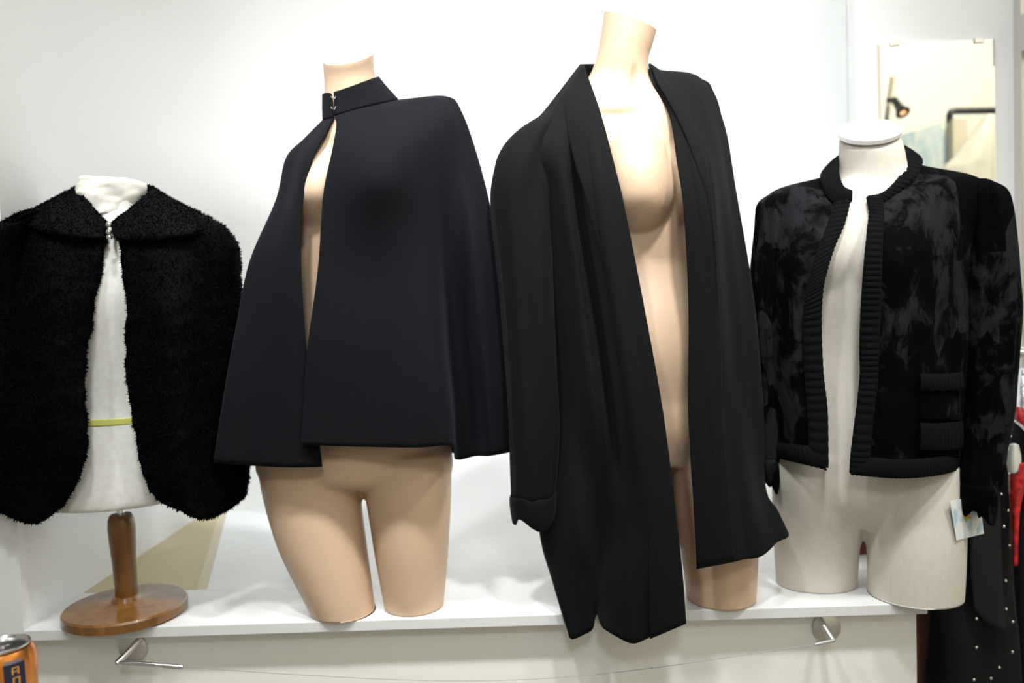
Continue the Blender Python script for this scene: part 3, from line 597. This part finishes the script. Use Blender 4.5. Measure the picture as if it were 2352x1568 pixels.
# ================================================================ fur cape
fcape = thing('fur_cape', 'black fur cape with wide collar and silver clasp on the white bust form', 'cape', at(260, 1180, 1.47))
def floop(left, right, yb):
    y0, y1 = left[-1][1], right[-1][1]
    if left[-1][2] < 1.4:            # the left side hangs out in front of the partition, so the back starts inside the niche
        back = [(35, y0, 1.392), (112, y0, 1.47), (260, (y0+y1)/2, yb), (470, y1, 1.535)]
    else:
        a, b = left[-1], right[-1]
        back = [(a[0]*.9+b[0]*.1, a[1], 1.50), (a[0]*.75+b[0]*.25, a[1], yb-.01), (a[0]*.4+b[0]*.6, (a[1]+b[1])/2, yb), (a[0]*.1+b[0]*.9, b[1], 1.52)]
    return list(left)+back+list(right)[::-1]
rows = [
 floop([(247, 520, 1.40), (225, 498, 1.405), (203, 470, 1.425), (182, 440, 1.47)], [(255, 520, 1.40), (285, 498, 1.402), (318, 468, 1.42), (345, 435, 1.465)], 1.545),
 floop([(238, 559, 1.378), (150, 540, 1.378), (60, 515, 1.41), (-4, 530, 1.368)], [(271, 553, 1.378), (370, 535, 1.375), (460, 520, 1.40), (532, 535, 1.455)], 1.555),
 floop([(214, 683, 1.362), (120, 680, 1.345), (20, 680, 1.38), (-40, 680, 1.368)], [(287, 683, 1.362), (390, 683, 1.342), (485, 683, 1.40), (556, 670, 1.475)], 1.56),
 floop([(197, 800, 1.362), (112, 800, 1.342), (12, 800, 1.372), (-45, 800, 1.368)], [(292, 800, 1.362), (395, 800, 1.338), (495, 800, 1.402), (565, 800, 1.475)], 1.565),
 floop([(200, 930, 1.36), (110, 930, 1.34), (8, 930, 1.37), (-45, 930, 1.368)], [(298, 930, 1.36), (402, 930, 1.336), (500, 930, 1.405), (570, 930, 1.475)], 1.565),
 floop([(205, 1020, 1.36), (115, 1030, 1.34), (8, 1030, 1.37), (-45, 1020, 1.368)], [(314, 1030, 1.36), (412, 1040, 1.336), (506, 1035, 1.405), (572, 1020, 1.475)], 1.565),
 floop([(184, 1100, 1.36), (115, 1120, 1.342), (10, 1112, 1.37), (-45, 1100, 1.368)], [(332, 1104, 1.36), (424, 1122, 1.338), (512, 1112, 1.405), (571, 1085, 1.475)], 1.565),
 floop([(148, 1160, 1.362), (80, 1203, 1.348), (8, 1182, 1.372), (-41, 1165, 1.368)], [(372, 1156, 1.362), (448, 1190, 1.342), (518, 1176, 1.405), (566, 1126, 1.47)], 1.56)]
def wavy(P, u, v):
    for i in range(P.shape[0]):
        for j in range(P.shape[1]):
            p = Vector(P[i, j]); d = noise.noise(Vector((p.x*14, p.y*14, p.z*5)))*.012+noise.noise(p*60)*.004
            P[i, j, 1] += d*(1 if p.y < 1.47 else .3)*min(1, v[i, j]*4); P[i, j, 0] += noise.noise(p*50+Vector((3, 9, 1)))*.004
    return P
shell = sheet('shell', rows, 'fur', fcape, 7, 9, wavy, .012, -1)
crow = [
 loop([(247, 508, 1.395), (222, 485, 1.395), (196, 455, 1.415), (176, 428, 1.47)], [(254, 508, 1.395), (288, 485, 1.393), (325, 455, 1.41), (350, 428, 1.465)], 1.545, 8),
 loop([(243, 528, 1.382), (190, 505, 1.375), (125, 475, 1.40), (95, 470, 1.47)], [(258, 528, 1.382), (330, 508, 1.373), (400, 480, 1.395), (428, 476, 1.465)], 1.56, 10),
 loop([(240, 545, 1.372), (165, 540, 1.358), (85, 520, 1.385), (44, 500, 1.47)], [(263, 545, 1.372), (365, 545, 1.353), (450, 530, 1.378), (480, 512, 1.465)], 1.57, 10)]
collar = sheet('collar', crow, 'fur_collar', fcape, 7, 8, wavy, .010, -1)
for k, (x, y) in enumerate(((250, 516), (250, 533), (251, 545))):
    lathe('clasp', [(.001, -.005), (.0045, -.003), (.0055, 0), (.0045, .003), (.001, .005)], at(x, y, 1.352), 'chrome', fcape, 16)
def fur(name, src, n, length, parent, m='fur', width=.0016, comb=(0, -.2, -1.0), spread=.5):
    dg = bpy.context.evaluated_depsgraph_get(); ev = src.evaluated_get(dg); me = ev.to_mesh(); me.calc_loop_triangles()
    V = np.empty(len(me.vertices)*3); me.vertices.foreach_get('co', V); V = V.reshape(-1, 3)
    N = np.empty(len(me.vertices)*3); me.vertices.foreach_get('normal', N); N = N.reshape(-1, 3)
    T = np.empty(len(me.loop_triangles)*3, int); me.loop_triangles.foreach_get('vertices', T); T = T.reshape(-1, 3)
    A = np.linalg.norm(np.cross(V[T[:, 1]]-V[T[:, 0]], V[T[:, 2]]-V[T[:, 0]]), axis=1)
    cen = V[T].mean(axis=1); A = A*np.where(cen[:, 1] < 1.50, 1, .25)
    idx = rng.choice(len(T), n, p=A/A.sum()); r1, r2 = rng.random(n), rng.random(n); s = np.sqrt(r1)
    wts = np.stack([1-s, s*(1-r2), s*r2], 1)
    p = (V[T[idx]]*wts[..., None]).sum(1); nn = (N[T[idx]]*wts[..., None]).sum(1); nn /= np.linalg.norm(nn, axis=1)[:, None]+1e-9
    d = nn*.9+np.array(comb)*.55+rng.normal(0, spread, (n, 3)); d /= np.linalg.norm(d, axis=1)[:, None]
    L = length*rng.uniform(.5, 1.15, n)[:, None]; sd = np.cross(d, rng.normal(0, 1, (n, 3))); sd /= np.linalg.norm(sd, axis=1)[:, None]+1e-9
    p = p-nn*.002
    vs = np.stack([p-sd*width, p+sd*width, p+d*L], 1).reshape(-1, 3)
    ev.to_mesh_clear()
    me2 = bpy.data.meshes.new(name); me2.vertices.add(3*n); me2.vertices.foreach_set('co', vs.ravel())
    me2.loops.add(3*n); me2.loops.foreach_set('vertex_index', np.arange(3*n)); me2.polygons.add(n)
    me2.polygons.foreach_set('loop_start', np.arange(n)*3); me2.update(calc_edges=True); me2.validate()
    o = link(name, me2, m, parent, False); o['kind'] = 'stuff'; return o
fur('fur_pile', shell, 130000, .0075, fcape)
fur('collar_pile', collar, 40000, .0065, fcape, 'fur_collar')

# seat every body inside its garment where the two would cross
from mathutils.bvhtree import BVHTree
def fit_inside(body, garments, gap=.006, reach=.04):
    me = body.data; moved = set(); trees = []
    for g in garments:
        trees.append((BVHTree.FromPolygons([v.co for v in g.data.vertices], [tuple(p.vertices) for p in g.data.polygons]), SIZE[g.name][1]-1, SIZE[g.name][0]-1))
    for _ in range(3):
        for v in me.vertices:
            for t, ncol, nrow in trees:
                loc, nrm, idx, dist = t.find_nearest(v.co, reach)
                if loc is None: continue
                c = idx % ncol
                if c < 2 or c > ncol-3 or idx//ncol > nrow-2: continue          # an open edge says nothing about inside and outside
                d = v.co-loc; k = d.dot(nrm)
                if k > -gap and abs(k) > .9*d.length: v.co = loc-nrm*gap; moved.add(v.index)
    bm = bmesh.new(); bm.from_mesh(me); bm.verts.ensure_lookup_table()
    zone = set(moved)
    for _ in range(2): zone |= {e.other_vert(bm.verts[i]).index for i in zone for e in bm.verts[i].link_edges}
    for _ in range(6):
        new = {i: sum((e.other_vert(bm.verts[i]).co for e in bm.verts[i].link_edges), Vector())/len(bm.verts[i].link_edges) for i in zone}
        for i, p in new.items():
            if p.z > ZS+.02: bm.verts[i].co = bm.verts[i].co.lerp(p, .5)
    bm.to_mesh(me); bm.free(); me.update()
def kids(t, name): return [c for c in t.children if c.name.split('.')[0] == name]
fit_inside(kids(man1, 'body')[0], kids(cape, 'shell'))
fit_inside(kids(man2, 'body')[0], kids(card, 'shell'))
fit_inside(kids(form, 'body')[0], kids(jack, 'shell'), .009)
fit_inside(kids(stand, 'body')[0], kids(fcape, 'shell')+kids(fcape, 'collar'), .016)

# ================================================================ cable rail on the lower board
def bracket(label, c, tip, rod, a0):
    t = thing('cable_bracket', label, 'bracket', c, 'cable rail brackets')
    lathe('rosette', [(.0255, 0), (.0262, .0015), (.0262, .0045), (.0235, .0062), (.001, .0064)], c, 'steel', t, 40, Vector((0, -1, 0)))
    bar('arm', [a0, a0*.5+tip*.5, tip], .0062, 'steel', t, 14)
    for k, (p, q, r) in enumerate(rod): bar('rod', [p, q], r, 'chrome', t, 12)
    return t
YP = 1.4315
cL = at(308, 1488, YP); tipL = at(268, 1524, 1.385)
bracket('steel cable bracket at the board under the wooden stand, long clevis rod', cL, tipL,
        [(at(283, 1521, 1.385), at(357, 1526, 1.385), .0042), (at(355, 1526, 1.385), at(378, 1528, 1.385), .0026), (at(376, 1528, 1.385), at(420, 1531.5, 1.385), .0042), (at(266, 1522, 1.385), at(286, 1521, 1.385), .0032)], at(322, 1467, YP-.006))
cR = at(1897, 1440, YP); tipR = at(1913, 1471, 1.385)
bracket('steel cable bracket at the board under the linen form, short rod', cR, tipR, [(at(1916, 1470, 1.385), at(1871, 1480, 1.385), .0042)], at(1881, 1420, YP-.006))
wp = cr(np.array([list(at(x, y, 1.385)) for x, y in ((420, 1531.5), (560, 1541), (720, 1551), (880, 1559), (1040, 1563), (1200, 1560), (1360, 1549), (1520, 1531), (1700, 1505), (1872, 1480))]), 6)
cable = bar('cable', [Vector(p) for p in wp], .0006, 'cable_wire', None, 8)
tag(cable, 'thin slack steel cable strung between the two brackets under the shelf', 'cable')

# ================================================================ drink can on a counter near the camera
YC = .89; cc = at(6, 1480, YC)
can = thing('drink_can', 'opened orange drink can with silver lid and navy lettered band', 'can', cc-Vector((0, 0, .1165)))
z0 = -.1165
lathe('can_body', [(.0255, z0), (.028, z0+.003), (.033, z0+.010), (.033, -.016), (.0315, -.009), (.0285, -.0035), (.0268, -.0040)], cc, 'can', can, 56, split=1.2)
lathe('lid', [(.0270, -.002), (.0278, -.0005), (.0278, .0010), (.0262, .0014), (.0250, -.0008), (.0240, -.0030), (.0232, -.0034), (.001, -.0030)], cc, 'alu', can, 56, split=.9)
def disc(name, c, rx, ry, rot, h, m, parent, n=28):
    vs = []
    for z in (0, h):
        for k in range(n):
            t = 2*PI*k/n; x, y = rx*math.cos(t), ry*math.sin(t); vs.append(Vector(c)+Vector((x*math.cos(rot)-y*math.sin(rot), x*math.sin(rot)+y*math.cos(rot), z)))
    return pydata(name, vs, grid_faces(2, n, True)+[tuple(range(n, 2*n)), tuple(range(n-1, -1, -1))], m, parent, False)
disc('mouth_hole', cc+Vector((.010, -.008, -.0030)), .0115, .0068, .5, .0004, 'dark', can)
disc('pull_tab', cc+Vector((-.007, .004, -.0026)), .0125, .0075, .4, .0012, 'alu', can)
disc('rivet', cc+Vector((.0005, -.0008, -.0026)), .003, .003, 0, .0024, 'alu', can)
def patch(name, a0, a1, h0, h1, m, r=.0333, n=10, skew=0):
    vs = []
    for h, s in ((h0, 0), (h1, skew)):
        for k in range(n+1):
            a = math.radians(a0+s+(a1-a0)*k/n); vs.append(cc+Vector((r*math.sin(a), -r*math.cos(a), h)))
    for h, s in ((h0, 0), (h1, skew)):
        for k in range(n+1):
            a = math.radians(a0+s+(a1-a0)*k/n); vs.append(cc+Vector(((r-.0008)*math.sin(a), -(r-.0008)*math.cos(a), h)))
    nn = n+1; fs = [(k, k+1, nn+k+1, nn+k) for k in range(n)]
    return pydata(name, vs, fs, m, can)
patch('printed_band', 36, 74, -.075, -.0135, 'navy', skew=-4)
patch('printed_patch', 34, 64, -.0135, -.0095, 'lilac', .0331)
for k in range(4):                                     # block letters stacked up the band
    hb = -.0175-.0115*k; a = 46+k*1.2
    for (d0, d1, e0, e1) in ((0, 13, 0, .0014), (0, 3, 0, .0085), (10, 13, 0, .0085), (0, 13, .0042, .0055)):
        if k == 1 and e0 > 0: continue
        patch('letter_stroke', a+d0, a+d1, hb-e1, hb-e0, 'orange', .0336, 3)
ctr = thing('counter', 'low counter top in front of the shelf under the orange can', 'counter', (cc.x-.3, YC, 0))
zt = cc.z-.1165-.0005
box('counter_top', (cc.x-.75, .55, zt-.03), (cc.x+.10, .94, zt), 'laminate', ctr, .003)
box('counter_body', (cc.x-.72, .58, 0), (cc.x+.06, .92, zt-.03), 'panel', ctr)

# ================================================================ right side: mirror, wall fittings, hanging clothes
YG = YM-.008
mir = thing('wall_mirror', 'tall frameless mirror clipped to the white wall behind the fur jacket', 'mirror', at(2150, 900, YG))
c0, c1 = at(2021, 100, YG), at(2284, 90, YG); zb = at(2150, 1000, YG).z
ztop = (c0.z+c1.z)/2
mtop = [Vector((c0.x, YG, at(2021, 101, YG).z)), Vector((c1.x, YG, at(2284, 90, YG).z))]
slab('glass', [Vector((c0.x+.008, YG, zb)), Vector((c1.x+.006, YG, zb)), mtop[1], mtop[0]], .006, 'mirror', mir)
box('backing', (c0.x-.004, YG+.006, zb-.003), (c1.x+.004, YM, min(mtop[0].z, mtop[1].z)), 'beige', mir)
for px, py in ((2055, 99), (2248, 92)):
    p = at(px, py, YG); box('clip', (p.x-.012, YG-.004, p.z-.008), (p.x+.012, YG+.008, p.z+.006), 'chrome', mir, .001)

st = thing('wall_standard', 'grey slotted upright with chrome arm on the wall at the frame edge', 'rail', at(2352, 812, 2.0))
p = at(2356, 300, 1.97); box('upright', (p.x-.010, YM-.03, .3), (p.x+.022, YM, 2.9), 'steel', st, .001)
p = at(2352, 812, 1.75); lathe('flange', [(.018, 0), (.018, .006), (.010, .008), (.010, .02)], at(2326, 812, 1.75), 'chrome', st, 24, Vector((1, 0, 0)))
bar('rail_arm', [at(2330, 812, 1.75), at(2420, 808, 1.75)], .009, 'chrome', st, 16)
bar('rail_support', [at(2420, 808, 1.75), Vector((at(2420, 808, 1.75).x, YM-.03, at(2420, 808, 1.75).z))], .009, 'chrome', st, 16)
p = at(2362, 70, 1.95); box('bracket', (p.x-.006, 1.90, p.z-.045), (p.x+.05, 1.97, p.z+.045), 'steel', st, .002)

# red-brown panel behind the end of the shelf
x0, x1 = at(1945, 1250, 1.66).x, at(2200, 1250, 1.66).x
hb = box('cabinet', (x0, 1.69, 0), (x1+.25, 1.96, at(1980, 1150, 1.66).z), 'redbrown', None, .004)
tag(hb, 'dark red-brown low cabinet behind the right end of the shelf', 'cabinet')

def hang(rows, m, parent, name, amp=.01, seed=0, thick=.004):
    def f(P, u, v):
        for i in range(P.shape[0]):
            for j in range(P.shape[1]):
                P[i, j, 1] += amp*noise.noise(Vector((P[i, j, 0]*18+seed, seed, P[i, j, 2]*1.5)))
        return P
    return sheet(name, rows, m, parent, 6, 8, f, thick, 0)
coat = thing('coat', 'long black studded coat hanging behind the linen form', 'coat', at(2240, 1500, 1.62))
hang([[(2160, 1010, 1.66), (2200, 1000, 1.62), (2245, 995, 1.605), (2290, 1000, 1.60), (2318, 1010, 1.60)],
      [(2150, 1150, 1.66), (2190, 1150, 1.61), (2240, 1150, 1.595), (2290, 1150, 1.59), (2322, 1150, 1.592)],
      [(2140, 1350, 1.66), (2185, 1350, 1.62), (2240, 1350, 1.60), (2295, 1350, 1.585), (2332, 1350, 1.585)],
      [(2134, 1480, 1.66), (2180, 1480, 1.61), (2240, 1480, 1.60), (2300, 1480, 1.585), (2345, 1480, 1.58)],
      [(2125, 1640, 1.66), (2180, 1640, 1.62), (2240, 1640, 1.59), (2300, 1640, 1.59), (2352, 1640, 1.58)]], 'coat', coat, 'coat_front', .014, 2)
hang([[(2232, 1000, 1.585), (2262, 1000, 1.578), (2290, 1000, 1.576)], [(2233, 1150, 1.575), (2264, 1150, 1.57), (2298, 1150, 1.568)],
      [(2230, 1300, 1.578), (2266, 1320, 1.57), (2302, 1330, 1.565)], [(2236, 1398, 1.58), (2270, 1430, 1.57), (2312, 1455, 1.562)]], 'lapel', coat, 'lapel', .004, 5)
for (x, y) in ((2307, 1066), (2300, 1134), (2316, 1172), (2306, 1209), (2319, 1252), (2310, 1333), (2311, 1398), (2326, 1427), (2325, 1496), (2295, 1532), (2276, 1557), (2243, 1486), (2243, 1420), (2237, 1560), (2313, 983), (2322, 985), (2321, 1001)):
    lathe('stud', [(.0030, 0), (.0028, .0012), (.0015, .0024), (.0002, .0028)], at(x, y, 1.566 if y > 1020 else 1.555), 'chrome', coat, 10, Vector((0, -1, .1)))
coat2 = thing('coat', 'black coat with red satin shoulder and cuff at the right frame edge', 'coat', at(2345, 1500, 1.6))
hang([[(2316, 960, 1.60), (2345, 985, 1.57), (2375, 1020, 1.57), (2420, 1100, 1.60)], [(2322, 1150, 1.615), (2350, 1150, 1.59), (2385, 1150, 1.59), (2440, 1150, 1.61)],
      [(2330, 1350, 1.61), (2355, 1350, 1.59), (2395, 1350, 1.59), (2450, 1350, 1.61)], [(2338, 1640, 1.61), (2365, 1640, 1.59), (2405, 1640, 1.59), (2460, 1640, 1.61)]], 'coat', coat2, 'coat_front', .008, 8)
hang([[(2316, 930, 1.59), (2340, 935, 1.56), (2370, 960, 1.56)], [(2318, 945, 1.59), (2340, 955, 1.555), (2375, 985, 1.555)], [(2326, 958, 1.585), (2345, 972, 1.555), (2378, 1005, 1.555)]], 'red', coat2, 'shoulder_trim', .006, 1)
hang([[(2323, 1070, 1.566), (2336, 1066, 1.556), (2352, 1062, 1.562)], [(2322, 1110, 1.566), (2338, 1100, 1.554), (2358, 1090, 1.562)], [(2325, 1170, 1.566), (2334, 1166, 1.556), (2343, 1162, 1.563)], [(2328, 1230, 1.566), (2333, 1228, 1.558), (2338, 1226, 1.564)], [(2330, 1300, 1.566), (2333, 1299, 1.562), (2336, 1298, 1.566)]], 'red', coat2, 'red_sash', .002, 3)
hang([[(2322, 1020, 1.565), (2330, 1018, 1.553), (2338, 1022, 1.562)], [(2314, 1060, 1.565), (2330, 1058, 1.55), (2344, 1050, 1.562)], [(2316, 1082, 1.565), (2330, 1086, 1.552), (2343, 1072, 1.562)]], 'ivory', coat2, 'ivory_point', .001, 4)
bag = thing('garment_bag', 'crinkled silvery garment cover above the red shoulder at the right edge', 'bag', at(2345, 880, 1.62))
hang([[(2330, 855, 1.64), (2350, 845, 1.60), (2390, 850, 1.60)], [(2322, 890, 1.64), (2345, 890, 1.59), (2390, 895, 1.59)], [(2318, 930, 1.63), (2345, 940, 1.585), (2390, 970, 1.585)]], 'film', bag, 'cover', .02, 6)

# ================================================================ things behind the camera that the mirror shows
def refl(px, py, Yv):
    v = at(px, py, Yv); return Vector((v.x, 2*YG-v.y, v.z))
sp = thing('spotlight', 'small black spotlight clamped to a pale pole, seen in the mirror', 'lamp', refl(2040, 285, 3.9)*Vector((1, 1, 0)) if False else Vector((refl(2040, 285, 3.9).x, refl(2040, 285, 3.9).y, 0)))
a, b = refl(2050, 178, 3.9), refl(2034, 290, 3.9); dd = (b-a).normalized()
bar('pole', [a, b, b+dd*(b.z/abs(dd.z))*.995], .012, 'beige', sp, 12)
bar('clamp', [refl(2036, 230, 3.86), refl(2056, 231, 3.84)], .011, 'black_metal', sp, 12)
h0, h1 = refl(2054, 229, 3.84), refl(2074, 259, 3.78); ax = (h1-h0).normalized(); Lh = (h1-h0).length
lathe('shade', [(.010, -.01), (.016, 0), (.017, Lh*.35), (.022, Lh*.7), (.034, Lh)], h0, 'black_metal', sp, 28, ax)
lathe('bulb', [(.029, 0), (.028, .004), (.001, .008)], h1-ax*.006, 'glow', sp, 24, ax)
cu = thing('partition', 'pale blue printed fitting-room partition with beige post, seen in the mirror', 'partition', Vector((refl(2120, 300, 3.5).x, refl(2120, 300, 3.5).y, 0)))
def dropped(name, pa, pb_, m, parent, th=.03):
    vs = [Vector(pa), Vector(pb_), Vector((pb_.x, pb_.y, 0)), Vector((pa.x, pa.y, 0))]
    n = Vector((0, th, 0)); vs = vs+[v+n for v in vs]
    return pydata(name, vs, [(0, 1, 2, 3), (7, 6, 5, 4), (0, 4, 5, 1), (1, 5, 6, 2), (2, 6, 7, 3), (3, 7, 4, 0)], m, parent, False)
dropped('printed_panel', refl(2040, 320, 3.5), refl(2174, 280, 3.5), 'curtain_blue', cu)
dropped('post', refl(2174, 279, 3.48), refl(2206, 280, 3.48), 'beige', cu, .05)
e = [refl(2181, 282, 3.47), refl(2181, 264, 3.47), refl(2184, 257, 3.47), refl(2192, 255, 3.47), refl(2275, 254, 3.47), refl(2400, 254, 3.47)]
bar('pipe', e, .014, 'black_metal', cu, 14)
dr = thing('draped_garment', 'white draped garment hanging from the pipe, seen in the mirror', 'garment', Vector((refl(2230, 330, 3.44).x, refl(2230, 330, 3.44).y, 1.0)))
def rs(rows): return [[(lambda v: v)(refl(*p)) for p in r] for r in rows]
G = rs([[(2268, 262, 3.42), (2275, 262, 3.40), (2283, 262, 3.42)], [(2236, 300, 3.42), (2260, 300, 3.38), (2283, 300, 3.40)], [(2190, 360, 3.42), (2240, 360, 3.36), (2283, 360, 3.40)], [(2160, 400, 3.42), (2225, 400, 3.36), (2283, 400, 3.40)], [(2150, 520, 3.42), (2220, 520, 3.36), (2283, 520, 3.40)]])
P = np.array([[list(p) for p in r] for r in G]); P = cr(P, 6); P = np.swapaxes(cr(np.swapaxes(P, 0, 1), 6), 0, 1)
o = pydata('drape', P.reshape(-1, 3), grid_faces(*P.shape[:2]), 'whitedrape', dr); md = o.modifiers.new('t', 'SOLIDIFY'); md.thickness = .004
